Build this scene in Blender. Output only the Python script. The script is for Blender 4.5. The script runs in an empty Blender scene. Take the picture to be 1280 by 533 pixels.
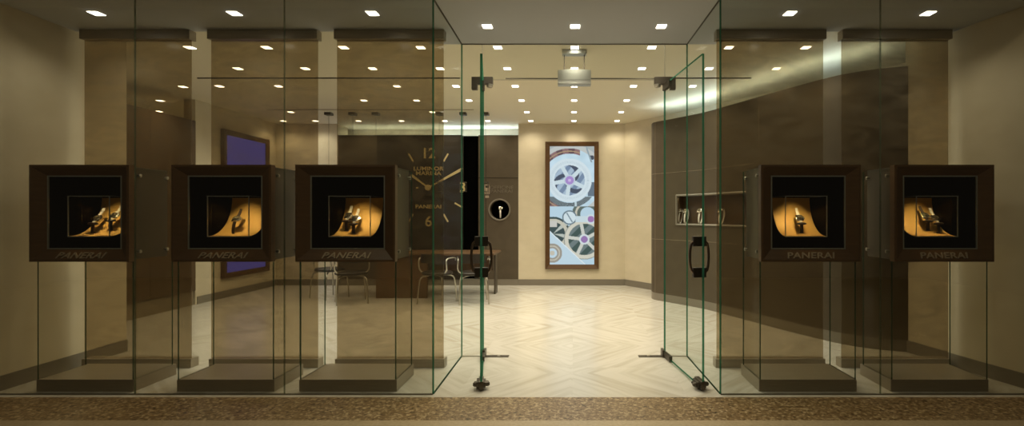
import bpy, bmesh, math, random
from mathutils import Vector, Matrix
random.seed(7)
PI = math.pi
H = 1.35                      # eye height in metres; plan distances below are multiples of it
sc = bpy.context.scene
COL = sc.collection

# ------------------------------------------------------------------ camera, world, exposure
cd = bpy.data.cameras.new('camera')
cam = bpy.data.objects.new('camera', cd); COL.objects.link(cam)
cam.location = (0, 0, H); cam.rotation_euler = (PI/2, 0, 0)
cd.sensor_width = 36; cd.lens = 36*604/1280
cd.shift_x = (640-716)/1280; cd.shift_y = 1.5/1280
cd.clip_start = .05; cd.clip_end = 100
sc.camera = cam
w = bpy.data.worlds.new('world'); sc.world = w; w.use_nodes = True
WB = w.node_tree.nodes['Background']
WB.inputs[0].default_value = (1.0, .80, .52, 1); WB.inputs[1].default_value = .045
vs = sc.view_settings
vs.view_transform = 'Standard'; vs.look = 'None'; vs.exposure = 0.0; vs.gamma = 1; vs.use_curve_mapping = False
sc.cycles.max_bounces = 10; sc.cycles.transparent_max_bounces = 40
sc.cycles.diffuse_bounces = 4; sc.cycles.glossy_bounces = 4
sc.cycles.caustics_reflective = False; sc.cycles.caustics_refractive = False
sc.cycles.sample_clamp_indirect = 3.0
SPOT_IN, SPOT_FRONT, SPOT_VEST = 17, 3.6, 8
LAMP_COL = (1.0, .90, .69)
ml = bpy.data.lights.new('mall_fill_light', 'AREA'); ml.shape = 'RECTANGLE'; ml.size = 6; ml.size_y = .6; ml.energy = 62; ml.color = (1, .84, .58)  # unseen area lamp added on the mall side to brighten case fronts and threshold
mo = bpy.data.objects.new('mall_fill_light', ml); COL.objects.link(mo); mo.location = (-.4, .9, 4.6)

# ------------------------------------------------------------------ materials
def mat(name, col, rough=.6, metal=0, spec=.5):
    m = bpy.data.materials.new(name); m.use_nodes = True
    b = m.node_tree.nodes['Principled BSDF']
    b.inputs['Base Color'].default_value = (*col, 1); b.inputs['Roughness'].default_value = rough
    b.inputs['Metallic'].default_value = metal; b.inputs['Specular IOR Level'].default_value = spec
    return m
def nd(m, t, **kw):
    n = m.node_tree.nodes.new(t)
    for k, v in kw.items(): setattr(n, k, v)
    return n
def lk(m, a, b): m.node_tree.links.new(a, b)
def noisy(name, c1, c2, scale=(1, 1, 1), ns=4, detail=6, rough=.6, metal=0, bump=0, dist=0, spec=.5):
    m = mat(name, c1, rough, metal, spec); b = m.node_tree.nodes['Principled BSDF']
    g = nd(m, 'ShaderNodeNewGeometry'); mp = nd(m, 'ShaderNodeMapping'); mp.inputs['Scale'].default_value = scale
    n = nd(m, 'ShaderNodeTexNoise'); n.inputs['Scale'].default_value = ns; n.inputs['Detail'].default_value = detail
    n.inputs['Distortion'].default_value = dist
    r = nd(m, 'ShaderNodeValToRGB'); r.color_ramp.elements[0].color = (*c1, 1); r.color_ramp.elements[1].color = (*c2, 1)
    r.color_ramp.elements[0].position = .3; r.color_ramp.elements[1].position = .7
    lk(m, g.outputs['Position'], mp.inputs[0]); lk(m, mp.outputs[0], n.inputs['Vector']); lk(m, n.outputs[0], r.inputs[0])
    lk(m, r.outputs[0], b.inputs['Base Color'])
    if bump:
        bp = nd(m, 'ShaderNodeBump'); bp.inputs['Strength'].default_value = bump; bp.inputs['Distance'].default_value = .01
        lk(m, n.outputs[0], bp.inputs['Height']); lk(m, bp.outputs[0], b.inputs['Normal'])
    return m
def emis(name, col, s):
    m = bpy.data.materials.new(name); m.use_nodes = True; nt = m.node_tree
    nt.nodes.remove(nt.nodes['Principled BSDF'])
    e = nd(m, 'ShaderNodeEmission'); e.inputs[0].default_value = (*col, 1); e.inputs[1].default_value = s
    lk(m, e.outputs[0], nt.nodes['Material Output'].inputs[0]); return m
def glass(name, tint, refl=1.0, rough=0.0, haze=0.0, haze_col=(.5, .4, .3), streaks=False):
    """thin sheet glass: tinted transparency plus a mirror coat that grows at grazing angles"""
    m = bpy.data.materials.new(name); m.use_nodes = True; nt = m.node_tree
    nt.nodes.remove(nt.nodes['Principled BSDF'])
    t = nd(m, 'ShaderNodeBsdfTransparent'); t.inputs[0].default_value = (*tint, 1)
    g = nd(m, 'ShaderNodeBsdfGlossy'); g.inputs['Roughness'].default_value = rough
    lw = nd(m, 'ShaderNodeLayerWeight'); lw.inputs[0].default_value = .5
    pw = nd(m, 'ShaderNodeMath', operation='POWER'); pw.inputs[1].default_value = 5.0; lk(m, lw.outputs['Facing'], pw.inputs[0])
    f = nd(m, 'ShaderNodeMath', operation='MULTIPLY_ADD'); f.inputs[1].default_value = .95; f.inputs[2].default_value = .04; lk(m, pw.outputs[0], f.inputs[0])
    k = nd(m, 'ShaderNodeMath', operation='MULTIPLY'); k.inputs[1].default_value = refl
    mx = nd(m, 'ShaderNodeMixShader')
    lk(m, f.outputs[0], k.inputs[0]); lk(m, k.outputs[0], mx.inputs[0]); lk(m, t.outputs[0], mx.inputs[1]); lk(m, g.outputs[0], mx.inputs[2])
    out = mx
    if haze:
        d = nd(m, 'ShaderNodeBsdfDiffuse'); d.inputs[0].default_value = (*haze_col, 1)
        m2 = nd(m, 'ShaderNodeMixShader'); m2.inputs[0].default_value = haze
        lk(m, mx.outputs[0], m2.inputs[1]); lk(m, d.outputs[0], m2.inputs[2]); out = m2
        if streaks:
            ge = nd(m, 'ShaderNodeNewGeometry'); mp = nd(m, 'ShaderNodeMapping'); mp.inputs['Scale'].default_value = (1.2, 1, 3.0)
            mp.inputs['Rotation'].default_value = (0, .35, 0)
            n = nd(m, 'ShaderNodeTexNoise'); n.inputs['Scale'].default_value = 2.5; n.inputs['Detail'].default_value = 7; n.inputs['Distortion'].default_value = 1.2
            mr = nd(m, 'ShaderNodeMapRange'); mr.inputs[1].default_value = .3; mr.inputs[2].default_value = .72
            mr.inputs[3].default_value = haze*.3; mr.inputs[4].default_value = haze*2.1
            lk(m, ge.outputs['Position'], mp.inputs[0]); lk(m, mp.outputs[0], n.inputs['Vector']); lk(m, n.outputs[0], mr.inputs[0]); lk(m, mr.outputs[0], m2.inputs[0])
    lk(m, out.outputs[0], nt.nodes['Material Output'].inputs[0]); return m

M = {}
M['cream'] = noisy('cream_plaster', (.60, .525, .375), (.66, .58, .425), (1, 1, 1.6), 3.5, 8, .75, bump=.06)
M['ceil'] = mat('ceiling_paint', (.82, .76, .59), .85, 0, .2)
M['soffit'] = mat('soffit_paint', (.52, .535, .56), .85, 0, .2)
M['brown'] = noisy('brown_leather_panel', (.085, .066, .043), (.098, .077, .050), (1, 1, 1), 6, 4, .6, spec=.2)
M['brown_lacquer'] = mat('brown_lacquer', (.105, .066, .031), .35)
M['clock_black'] = mat('clock_face_black', (.030, .022, .014), .5, 0, .2)
M['seam'] = mat('tan_seam', (.25, .2, .13), .6)  # plain tan tone for panel joints, cabinet plinth and ceiling rail
M['kick'] = mat('stone_skirting', (.20, .175, .135), .35)
M['bronze'] = noisy('bronze_wood_frame', (.12, .062, .024), (.15, .079, .032), (1, 1, 9), 6, 5, .32, .0)
M['bronze_metal'] = noisy('brushed_bronze', (.33, .285, .215), (.39, .34, .26), (1, 30, 30), 5, 3, .36, .3)
M['body'] = mat('grey_bronze_lacquer', (.13, .105, .075), .35, .3)
M['black'] = mat('black_lining', (.0022, .002, .0016), .8, 0, 0)
M['silver'] = mat('polished_silver', (.75, .70, .60), .22, 1)
M['steel'] = mat('brushed_steel', (.52, .49, .42), .3, 1)
M['satin'] = mat('satin_metal', (.44, .45, .41), .4, .55)
M['bow'] = mat('dark_bronze_tube', (.16, .12, .09), .22, .8)
M['darksteel'] = mat('dark_bronze_fitting', (.10, .085, .065), .4, .7)
M['gold'] = noisy('gold_display_sheet', (.78, .46, .11), (.86, .53, .15), (1, 1, 1), 4, 4, .5, .2)
M['numeral'] = mat('old_gold_numerals', (.62, .48, .22), .4, .2)
M['letter'] = mat('bronze_letters', (.42, .34, .25), .4, .3)
M['letter_dim'] = mat('dim_letters', (.15, .125, .09), .5)
M['strap'] = mat('dark_leather_strap', (.035, .018, .008), .5)
M['strap_tan'] = mat('pale_bracelet', (.88, .82, .70), .3, .25)
M['dial'] = mat('black_dial', (.01, .01, .01), .15)
M['wood'] = noisy('walnut_veneer', (.095, .050, .022), (.125, .068, .030), (8, 8, .6), 3, 6, .4)
M['leather'] = mat('black_leather', (.02, .014, .010), .4)
M['frame_wood'] = noisy('picture_frame_wood', (.075, .034, .009), (.105, .048, .013), (1, 1, 6), 6, 5, .4)
M['channel'] = mat('bronze_channel', (.16, .14, .10), .4, .2)
M['fixture'] = mat('fixture_rim', (.8, .75, .65), .6)
M['lamp'] = emis('lamp_face', (1.0, .93, .80), 12.0)
M['cove'] = emis('cove_strip', (.78, .94, 1.0), 32.0)
M['violet'] = emis('violet_screen', (.13, .11, .52), .9)
M['glass_front'] = glass('shopfront_glass', (.86, .87, .85), 1.1)
M['glass'] = glass('clear_glass', (.95, .965, .955), .03)
M['glass_case'] = glass('case_glass', (.97, .97, .95), .15)
M['panel'] = glass('bronze_screen_glass', (.74, .68, .57), .35, .15, .085, (.55, .47, .34), True)
def edge_glass(name, tint, dif):
    m = bpy.data.materials.new(name); m.use_nodes = True; m.node_tree.nodes.remove(m.node_tree.nodes['Principled BSDF'])
    t = nd(m, 'ShaderNodeBsdfTransparent'); t.inputs[0].default_value = (*tint, 1)
    d = nd(m, 'ShaderNodeBsdfTranslucent'); d.inputs[0].default_value = (*dif, 1); e = nd(m, 'ShaderNodeBsdfDiffuse'); e.inputs[0].default_value = (*dif, 1)
    a = nd(m, 'ShaderNodeMixShader'); b = nd(m, 'ShaderNodeMixShader'); b.inputs[0].default_value = .5
    lk(m, d.outputs[0], a.inputs[1]); lk(m, e.outputs[0], a.inputs[2]); lk(m, t.outputs[0], b.inputs[1]); lk(m, a.outputs[0], b.inputs[2])
    lk(m, b.outputs[0], m.node_tree.nodes['Material Output'].inputs[0]); return m
M['edge'] = edge_glass('green_glass_edge', (.12, .30, .20), (.05, .20, .125))
M['edge_case'] = edge_glass('case_glass_edge', (.10, .18, .12), (.04, .10, .065))
M['edge2'] = edge_glass('dark_green_glass_edge', (.62, .68, .58), (.20, .24, .17))

def marble():
    m = mat('book_matched_marble', (.7, .62, .48), .22, 0, .45); b = m.node_tree.nodes['Principled BSDF']
    g = nd(m, 'ShaderNodeNewGeometry'); sp = nd(m, 'ShaderNodeSeparateXYZ'); lk(m, g.outputs['Position'], sp.inputs[0])
    def ping(src, s, off):
        a = nd(m, 'ShaderNodeMath', operation='ADD'); a.inputs[1].default_value = off; lk(m, src, a.inputs[0])
        p = nd(m, 'ShaderNodeMath', operation='PINGPONG'); p.inputs[1].default_value = s; lk(m, a.outputs[0], p.inputs[0]); return p.outputs[0]
    px = ping(sp.outputs[0], .85, .02); py = ping(sp.outputs[1], .85, .15)
    su = nd(m, 'ShaderNodeMath', operation='ADD'); lk(m, px, su.inputs[0]); lk(m, py, su.inputs[1])
    df = nd(m, 'ShaderNodeMath', operation='SUBTRACT'); lk(m, px, df.inputs[0]); lk(m, py, df.inputs[1])
    fx = nd(m, 'ShaderNodeMath', operation='SNAP'); fx.inputs[1].default_value = .85; lk(m, sp.outputs[0], fx.inputs[0])
    fy = nd(m, 'ShaderNodeMath', operation='SNAP'); fy.inputs[1].default_value = .85; lk(m, sp.outputs[1], fy.inputs[0])
    fz = nd(m, 'ShaderNodeMath', operation='MULTIPLY_ADD'); fz.inputs[1].default_value = .37; lk(m, fx.outputs[0], fz.inputs[0]); lk(m, fy.outputs[0], fz.inputs[2])
    cb = nd(m, 'ShaderNodeCombineXYZ'); s1 = nd(m, 'ShaderNodeMath', operation='MULTIPLY'); s1.inputs[1].default_value = 10
    s2 = nd(m, 'ShaderNodeMath', operation='MULTIPLY'); s2.inputs[1].default_value = .8
    lk(m, su.outputs[0], s1.inputs[0]); lk(m, df.outputs[0], s2.inputs[0])
    lk(m, s1.outputs[0], cb.inputs[0]); lk(m, s2.outputs[0], cb.inputs[1]); lk(m, fz.outputs[0], cb.inputs[2])
    n = nd(m, 'ShaderNodeTexNoise'); n.inputs['Scale'].default_value = 1.0; n.inputs['Detail'].default_value = 6; n.inputs['Distortion'].default_value = .6
    lk(m, cb.outputs[0], n.inputs['Vector'])
    r = nd(m, 'ShaderNodeValToRGB'); e = r.color_ramp.elements
    e[0].position = .30; e[0].color = (.53, .485, .40, 1); e[1].position = .58; e[1].color = (.66, .63, .56, 1)
    q = e.new(.45); q.color = (.60, .57, .495, 1)
    lk(m, n.outputs[0], r.inputs[0]); lk(m, r.outputs[0], b.inputs['Base Color']); return m
M['marble'] = marble()
def terrazzo():
    m = mat('brown_terrazzo', (.2, .14, .07), .35, 0, .4); b = m.node_tree.nodes['Principled BSDF']
    g = nd(m, 'ShaderNodeNewGeometry')
    v = nd(m, 'ShaderNodeTexVoronoi'); v.inputs['Scale'].default_value = 70; lk(m, g.outputs['Position'], v.inputs['Vector'])
    n = nd(m, 'ShaderNodeTexNoise'); n.inputs['Scale'].default_value = 30; n.inputs['Detail'].default_value = 5; lk(m, g.outputs['Position'], n.inputs['Vector'])
    sep = nd(m, 'ShaderNodeSeparateColor'); lk(m, v.outputs['Color'], sep.inputs[0])
    a = nd(m, 'ShaderNodeMath', operation='MULTIPLY_ADD'); a.inputs[1].default_value = .45; lk(m, sep.outputs[0], a.inputs[0]); lk(m, n.outputs[0], a.inputs[2])
    r = nd(m, 'ShaderNodeValToRGB'); e = r.color_ramp.elements
    e[0].position = .38; e[0].color = (.05, .03, .014, 1); e[1].position = .98; e[1].color = (.46, .35, .20, 1)
    q = e.new(.6); q.color = (.20, .13, .058, 1); q = e.new(.8); q.color = (.245, .165, .078, 1)
    lk(m, a.outputs[0], r.inputs[0]); lk(m, r.outputs[0], b.inputs['Base Color']); return m
M['terrazzo'] = terrazzo()
M['beige'] = noisy('beige_terrazzo', (.40, .31, .18), (.50, .40, .25), (1, 1, 1), 45, 5, .4)

# ------------------------------------------------------------------ helpers
class MB:
    def __init__(s): s.bm = bmesh.new(); s.mi = 0
    def _tag(s, n0):
        s.bm.faces.ensure_lookup_table()
        for f in s.bm.faces[n0:]: f.material_index = s.mi
    def box(s, x0, x1, y0, y1, z0, z1, bev=0, mtx=None):
        n0 = len(s.bm.faces)
        g = bmesh.ops.create_cube(s.bm, size=1)
        for v in g['verts']:
            v.co = Vector((x0+(v.co.x+.5)*(x1-x0), y0+(v.co.y+.5)*(y1-y0), z0+(v.co.z+.5)*(z1-z0)))
            if mtx: v.co = mtx @ v.co
        if bev:
            es = list({e for v in g['verts'] for e in v.link_edges})
            bmesh.ops.bevel(s.bm, geom=es, offset=bev, segments=2, affect='EDGES', profile=.6)
        s._tag(n0); return s
    def tube(s, pts, r, n=8, closed=False, flat=1.0):
        pts = [Vector(p) for p in pts]; n0 = len(s.bm.faces); rings = []; N = len(pts); up = None
        for i, p in enumerate(pts):
            if closed: t = pts[(i+1) % N]-pts[i-1]
            else: t = pts[min(i+1, N-1)]-pts[max(i-1, 0)]
            t.normalize()
            if up is None:
                up = Vector((0, 0, 1)) if abs(t.z) < .9 else Vector((0, 1, 0))
            a = t.cross(up); a.normalize(); b = a.cross(t); b.normalize(); up = b
            rr = r[i] if isinstance(r, (list, tuple)) else r
            rings.append([s.bm.verts.new(p+a*math.cos(2*PI*k/n)*rr+b*math.sin(2*PI*k/n)*rr*flat) for k in range(n)])
        for i in range(N if closed else N-1):
            A, B = rings[i], rings[(i+1) % N]
            for k in range(n): s.bm.faces.new((A[k], A[(k+1) % n], B[(k+1) % n], B[k]))
        if not closed:
            s.bm.faces.new(list(reversed(rings[0]))); s.bm.faces.new(rings[-1])
        s._tag(n0); return s
    def lathe(s, prof, n=32, c=(0, 0, 0), ax='z', sq=(1, 1)):
        n0 = len(s.bm.faces); rings = []; c = Vector(c)
        for (r, h) in prof:
            ring = []
            for k in range(n):
                a = 2*PI*k/n; x, y = r*math.cos(a)*sq[0], r*math.sin(a)*sq[1]
                p = (x, y, h) if ax == 'z' else ((x, h, y) if ax == 'y' else (h, x, y))
                ring.append(s.bm.verts.new(c+Vector(p)))
            rings.append(ring)
        for A, B in zip(rings, rings[1:]):
            for k in range(n): s.bm.faces.new((A[k], A[(k+1) % n], B[(k+1) % n], B[k]))
        s.bm.faces.new(list(reversed(rings[0]))); s.bm.faces.new(rings[-1])
        s._tag(n0); return s
    def poly(s, pts):
        n0 = len(s.bm.faces); s.bm.faces.new([s.bm.verts.new(p) for p in pts]); s._tag(n0); return s
    def prism(s, pts, z0, z1):
        n0 = len(s.bm.faces)
        a = [s.bm.verts.new((x, y, z0)) for x, y in pts]; b = [s.bm.verts.new((x, y, z1)) for x, y in pts]
        N = len(pts)
        s.bm.faces.new(list(reversed(a))); s.bm.faces.new(b)
        for i in range(N): s.bm.faces.new((a[i], a[(i+1) % N], b[(i+1) % N], b[i]))
        s._tag(n0); return s
    def xf(s, m):
        bmesh.ops.transform(s.bm, matrix=m, verts=s.bm.verts); return s
    def build(s, name, ms, parent=None, smooth=False, loc=None):
        bmesh.ops.recalc_face_normals(s.bm, faces=s.bm.faces)
        me = bpy.data.meshes.new(name); s.bm.to_mesh(me); s.bm.free()
        for m in (ms if isinstance(ms, (list, tuple)) else [ms]): me.materials.append(M[m] if isinstance(m, str) else m)
        if smooth:
            for p in me.polygons: p.use_smooth = True
            try: me.set_sharp_from_angle(angle=.7)
            except Exception: pass
        o = bpy.data.objects.new(name, me); COL.objects.link(o)
        if parent: o.parent = parent
        if loc: o.location = loc
        return o
def tag(o, label=None, cat=None, group=None, kind=None):
    if label: o['label'] = label
    if cat: o['category'] = cat
    if group: o['group'] = group
    if kind: o['kind'] = kind
    return o
def empty(name, loc=(0, 0, 0), rz=0):
    o = bpy.data.objects.new(name, None); COL.objects.link(o); o.location = loc; o.rotation_euler = (0, 0, rz)
    o.empty_display_size = .1; return o
def kids(o): return [c for c in bpy.data.objects if c.parent == o]
def copy_tree(o, parent=None):
    c = o.copy(); COL.objects.link(c); c.parent = parent
    for ch in kids(o): copy_tree(ch, c)
    return c
def struct(mb, name, m, label=None, parent=None, smooth=False):
    o = mb.build(name, m, parent, smooth)
    if not parent: o['kind'] = 'structure'
    if label: o['label'] = label
    return o
def pane(mb, x0, x1, y0, y1, z0, z1, thin):
    """glass sheet: faces across the thin axis are clear, the rim faces are green edge (slot 1)"""
    n0 = len(mb.bm.faces); mb.mi = 0; mb.box(x0, x1, y0, y1, z0, z1)
    mb.bm.faces.ensure_lookup_table(); mb.bm.normal_update()
    for f in mb.bm.faces[n0:]:
        f.material_index = 0 if abs(f.normal[thin]) > .9 else 1
    return mb
def text_mesh(body, size, sx, depth, m, parent, loc, rot=(PI/2, 0, 0), name='lettering', space=1.0, bold=0, shear=0):
    cu = bpy.data.curves.new('t', 'FONT'); cu.body = body; cu.size = size; cu.extrude = depth; cu.align_x = 'CENTER'; cu.align_y = 'CENTER'
    cu.space_character = space; cu.space_line = .85; cu.offset = bold; cu.resolution_u = 3; cu.shear = shear
    t = bpy.data.objects.new('t', cu); COL.objects.link(t)
    dg = bpy.context.evaluated_depsgraph_get(); me = bpy.data.meshes.new_from_object(t.evaluated_get(dg))
    bpy.data.objects.remove(t); bpy.data.curves.remove(cu)
    me.transform(Matrix.Diagonal((sx, 1, 1, 1))); me.name = name; me.materials.clear(); me.materials.append(M[m])
    o = bpy.data.objects.new(name, me); COL.objects.link(o); o.parent = parent; o.location = loc; o.rotation_euler = rot
    return o

ZI = H*2.27        # interior ceiling
ZS = H*2.197       # lower ceiling over windows and vestibule
YG = 604/226*H     # shopfront glass line
YP = 604/192*H     # bronze panel line
YV = 604/178*H     # vestibule rear glass
YB = 604/89*H      # back wall
def XY(x, y): return (x*H, y*H)

# ------------------------------------------------------------------ floor and ceilings
struct(MB().box(-6.2*H, 4.2*H, 2.638*H, 7.6*H, -.1, 0), 'floor', 'marble', 'pale book-matched marble floor of the shop')
struct(MB().box(-7.5*H, 5.5*H, 2.341*H, 2.638*H, -.1, 0), 'floor_threshold', 'terrazzo', 'brown speckled terrazzo threshold strip')
struct(MB().box(-7.5*H, 5.5*H, -3, 2.341*H, -.1, 0), 'floor_mall', 'beige', 'beige terrazzo mall floor in front')
struct(MB().box(-6.2*H, 4.2*H, 3.17*H, 7.6*H, ZI, ZI+.1), 'ceiling', 'ceil', 'cream interior ceiling')
mb = MB(); mb.box(-6.2*H, -1.005*H, 2.62*H, 3.165*H, ZS, ZI+.1); mb.box(1.005*H, 4.2*H, 2.62*H, 3.165*H, ZS, ZI+.1)
mb.box(-1.005*H, 1.005*H, 2.62*H, YV+.012, ZS, ZI+.1)
struct(mb, 'ceiling_front', 'soffit', 'lower grey ceiling over the windows and entrance')
struct(MB().box(-6.2*H, 4.2*H, 2.55*H, 2.62*H, ZS, ZS+.9), 'wall_front', 'cream')

# ------------------------------------------------------------------ walls
def strip_wall(pts, t, z0, z1, side=1):
    """polyline wall with thickness t on its left (side=1) or right"""
    P = [Vector((x, y, 0)) for x, y in pts]; off = []
    for i, p in enumerate(P):
        d = (P[min(i+1, len(P)-1)]-P[max(i-1, 0)]); d.normalize(); n = Vector((-d.y, d.x, 0))*side
        off.append(p+n*t)
    mb = MB(); f = [(p.x, p.y) for p in P]; b = [(p.x, p.y) for p in off]
    A0 = [mb.bm.verts.new((x, y, z0)) for x, y in f]; A1 = [mb.bm.verts.new((x, y, z1)) for x, y in f]
    B0 = [mb.bm.verts.new((x, y, z0)) for x, y in b]; B1 = [mb.bm.verts.new((x, y, z1)) for x, y in b]
    for i in range(len(f)-1):
        for q in ((A0[i], A0[i+1], A1[i+1], A1[i]), (B0[i], B1[i], B1[i+1], B0[i+1]), (A1[i], A1[i+1], B1[i+1], B1[i]), (A0[i], B0[i], B0[i+1], A0[i+1])):
            mb.bm.faces.new(q)
    for i in (0, -1): mb.bm.faces.new((A0[i], A1[i], B1[i], B0[i]))
    return mb
KZ = .085*H
LW = [XY(-3.235, 2.6), XY(-3.25, 3.1), XY(-3.26, 3.53)]
struct(strip_wall(LW, .35, 0, ZI, 1), 'wall_left', 'cream', 'cream plaster wall left of the first display case')
struct(strip_wall([(x+.0, y) for x, y in LW], .012, 0, KZ, -1), 'baseboard_left', 'kick')
RW = [XY(2.63, 2.6), XY(2.59, 2.78), XY(2.535, 2.98), XY(2.495, 3.18), XY(2.465, 3.34), XY(2.44, 3.46), XY(2.425, 3.52)]
struct(strip_wall(RW, .35, 0, ZI, -1), 'wall_right', 'cream', 'curved cream plaster wall right of the last display case', smooth=True)
struct(strip_wall(RW, .012, 0, KZ, 1), 'baseboard_right', 'kick', smooth=True)
struct(MB().box(-6.2*H, -3.5*H, 3.45*H, 3.53*H, 0, ZI), 'wall_left_alcove_front', 'cream')
struct(MB().box(-5.9*H, -5.75*H, 3.53*H, 6.6*H, 0, ZI), 'wall_left_alcove', 'cream')
struct(MB().box(-5.75*H, -4.3*H, 6.5*H, 6.6*H, 0, ZI), 'wall_left_alcove_back', 'cream')
struct(MB().box(-4.3*H, -4.17*H, 5.34*H, 7.35*H, 0, ZI), 'wall_left_rear', 'cream', 'cream side wall carrying the violet screen')
struct(MB().box(-4.17*H, -4.17*H+.012, 5.36*H, 6.79*H, 0, KZ), 'baseboard_left_rear', 'kick')
struct(MB().box(-4.17*H, -3.30*H, YB, YB+.4, 0, ZI), 'wall_back_left', 'cream')
struct(MB().box(-4.15*H, -3.30*H, YB-.012, YB, 0, KZ), 'baseboard_back_left', 'kick')
struct(MB().box(-.764*H, .78*H, YB, YB+.4, 0, ZI), 'wall_back', 'cream', 'cream back wall behind the tall screen')
struct(MB().box(-.764*H, .735*H, YB-.012, YB, 0, KZ), 'baseboard_back', 'kick')
struct(MB().box(-3.4*H, -.7*H, 7.25*H, 7.35*H, 0, ZI), 'wall_back_cove', 'cream', 'cream wall seen in the lit gap above the clock')
rp = [XY(.73, 6.79), XY(3.25, 3.42)]
struct(strip_wall(rp, .1, 0, ZI, 1), 'wall_right_rear', 'cream', 'slanting cream wall behind the curved brown partition')
struct(strip_wall([XY(.735, 6.785), XY(3.0, 3.755)], .012, 0, KZ, -1), 'baseboard_right_rear', 'kick')
struct(MB().box(2.68*H, 3.6*H, 3.43*H, 3.5*H, 0, ZI), 'wall_right_end', 'cream')

# ------------------------------------------------------------------ curved brown partition with long niche
ctrl = [(.985, 5.86), (.945, 5.80), (.940, 5.70), (.975, 5.61), (1.16, 5.39), (1.385, 5.09), (1.55, 4.75), (1.70, 4.42), (1.84, 4.12), (1.97, 3.87), (2.085, 3.70), (2.24, 3.575), (2.43, 3.50)]
def catmull(P, n=6):
    out = []
    for i in range(len(P)-1):
        p0, p1, p2, p3 = P[max(i-1, 0)], P[i], P[i+1], P[min(i+2, len(P)-1)]
        for k in range(n):
            t = k/n
            out.append(tuple(.5*((2*p1[j])+(-p0[j]+p2[j])*t+(2*p0[j]-5*p1[j]+4*p2[j]-p3[j])*t*t+(-p0[j]+3*p1[j]-3*p2[j]+p3[j])*t**3) for j in (0, 1)))
    out.append(P[-1]); return out
CP = [XY(x, y) for x, y in catmull(ctrl)]
ZC = 2.075*H; NZ0, NZ1 = .895*H, 1.20*H
def nrm(i):
    a = Vector(CP[max(i-1, 0)]); b = Vector(CP[min(i+1, len(CP)-1)]); d = b-a; d.normalize(); return Vector((-d.y, d.x))   # pointing away from viewer side (to +x,+y)
mb = MB(); zs = [KZ, NZ0, NZ1, ZC]; TH = .22
def inniche(i): return 5.42*H > CP[i][1] and CP[i+1][1] > 4.50*H and i > 14
V = [[mb.bm.verts.new((x, y, z)) for z in zs] for x, y in CP]
Bk = [[mb.bm.verts.new((CP[i][0]+nrm(i).x*TH, CP[i][1]+nrm(i).y*TH, z)) for z in (0, ZC)] for i in range(len(CP))]
for i in range(len(CP)-1):
    for k in range(3):
        if k == 1 and inniche(i): continue
        mb.bm.faces.new((V[i][k], V[i+1][k], V[i+1][k+1], V[i][k+1]))
    mb.bm.faces.new((Bk[i][0], Bk[i][1], Bk[i+1][1], Bk[i+1][0])); mb.bm.faces.new((V[i][3], V[i+1][3], Bk[i+1][1], Bk[i][1]))
mb.bm.faces.new([V[0][0], V[0][1], V[0][2], V[0][3], Bk[0][1], Bk[0][0]])
part = struct(mb, 'wall_curved', 'brown', 'curved dark brown leather-clad partition with a long watch niche', smooth=True)
struct(strip_wall(CP, .02, 0, KZ, 1), 'baseboard_curved', 'kick', smooth=True)
# seams
def seam_curve(z, i0, i1, r=.0025):
    mb = MB(); mb.tube([(CP[i][0]-nrm(i).x*.001, CP[i][1]-nrm(i).y*.001, z) for i in range(i0, i1)], r, 4); return mb
o = seam_curve(1.47*H, 8, 42).build('seam', 'seam', part); o = seam_curve(.71*H, 8, 42).build('seam', 'seam', part)
for i in (17, 30, 42):
    MB().tube([(CP[i][0], CP[i][1], KZ), (CP[i][0], CP[i][1], ZC)], .0025, 4).build('seam', 'seam', part)
ni = [i for i in range(len(CP)-1) if inniche(i)]
i0, i1 = ni[0], ni[-1]+1
mb = MB(); D = .16
for i in range(i0, i1):
    a, b = CP[i], CP[i+1]; na, nb = nrm(i), nrm(i+1)
    A = (a[0]+na.x*D, a[1]+na.y*D); B = (b[0]+nb.x*D, b[1]+nb.y*D)
    mb.poly([(*A, NZ0), (*B, NZ0), (*B, NZ1), (*A, NZ1)]); mb.poly([(*a, NZ0), (*b, NZ0), (*B, NZ0), (*A, NZ0)]); mb.poly([(*a, NZ1), (*A, NZ1), (*B, NZ1), (*b, NZ1)])
for i in (i0, i1):
    a = CP[i]; n = nrm(i); A = (a[0]+n.x*D, a[1]+n.y*D); mb.poly([(*a, NZ0), (*A, NZ0), (*A, NZ1), (*a, NZ1)])
mb.build('niche_lining', 'brown_lacquer', part)
mb = MB()
for z in (NZ0-.012, NZ1+.012):
    mb.tube([(CP[i][0]-nrm(i).x*.006, CP[i][1]-nrm(i).y*.006, z) for i in range(i0, i1+1)], .017, 6)
for i in (i0, i1):
    mb.tube([(CP[i][0]-nrm(i).x*.006, CP[i][1]-nrm(i).y*.006, z) for z in (NZ0-.02, NZ1+.02)], .017, 6)
tag(mb.build('niche_trim', 'kick', part), 'pale bronze trim around the niche')
# hidden light strip lying on top of the partition
mb = MB()
cove = struct(strip_wall([(CP[i][0]+nrm(i).x*.15, CP[i][1]+nrm(i).y*.15) for i in range(10, len(CP)-4)], .03, ZC, ZC+.012, 1), 'cove_light', 'cove')
del cove['kind']; tag(cove, 'cool white light strip lying on top of the curved brown partition', 'light strip')

# ------------------------------------------------------------------ rear cabinetry: brown panel, clock, cabinet with round window
ZK = 2.112*H
def niche_panel(name, x0, x1, m, label, cat='wall panel'):
    r = empty(name, ((x0+x1)/2, YB, 0)); tag(r, label, cat); wd = (x1-x0)/2
    return r, wd
r, wd = niche_panel('wall_panel', -3.30*H+.003, -2.745*H, 'brown', 'plain brown leather wall panel left of the big clock')
MB().box(-wd, wd, 0, .38, KZ, ZK).build('panel_face', 'brown', r); MB().box(-wd, wd, -.004, .36, 0, KZ).build('plinth', 'kick', r)
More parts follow.
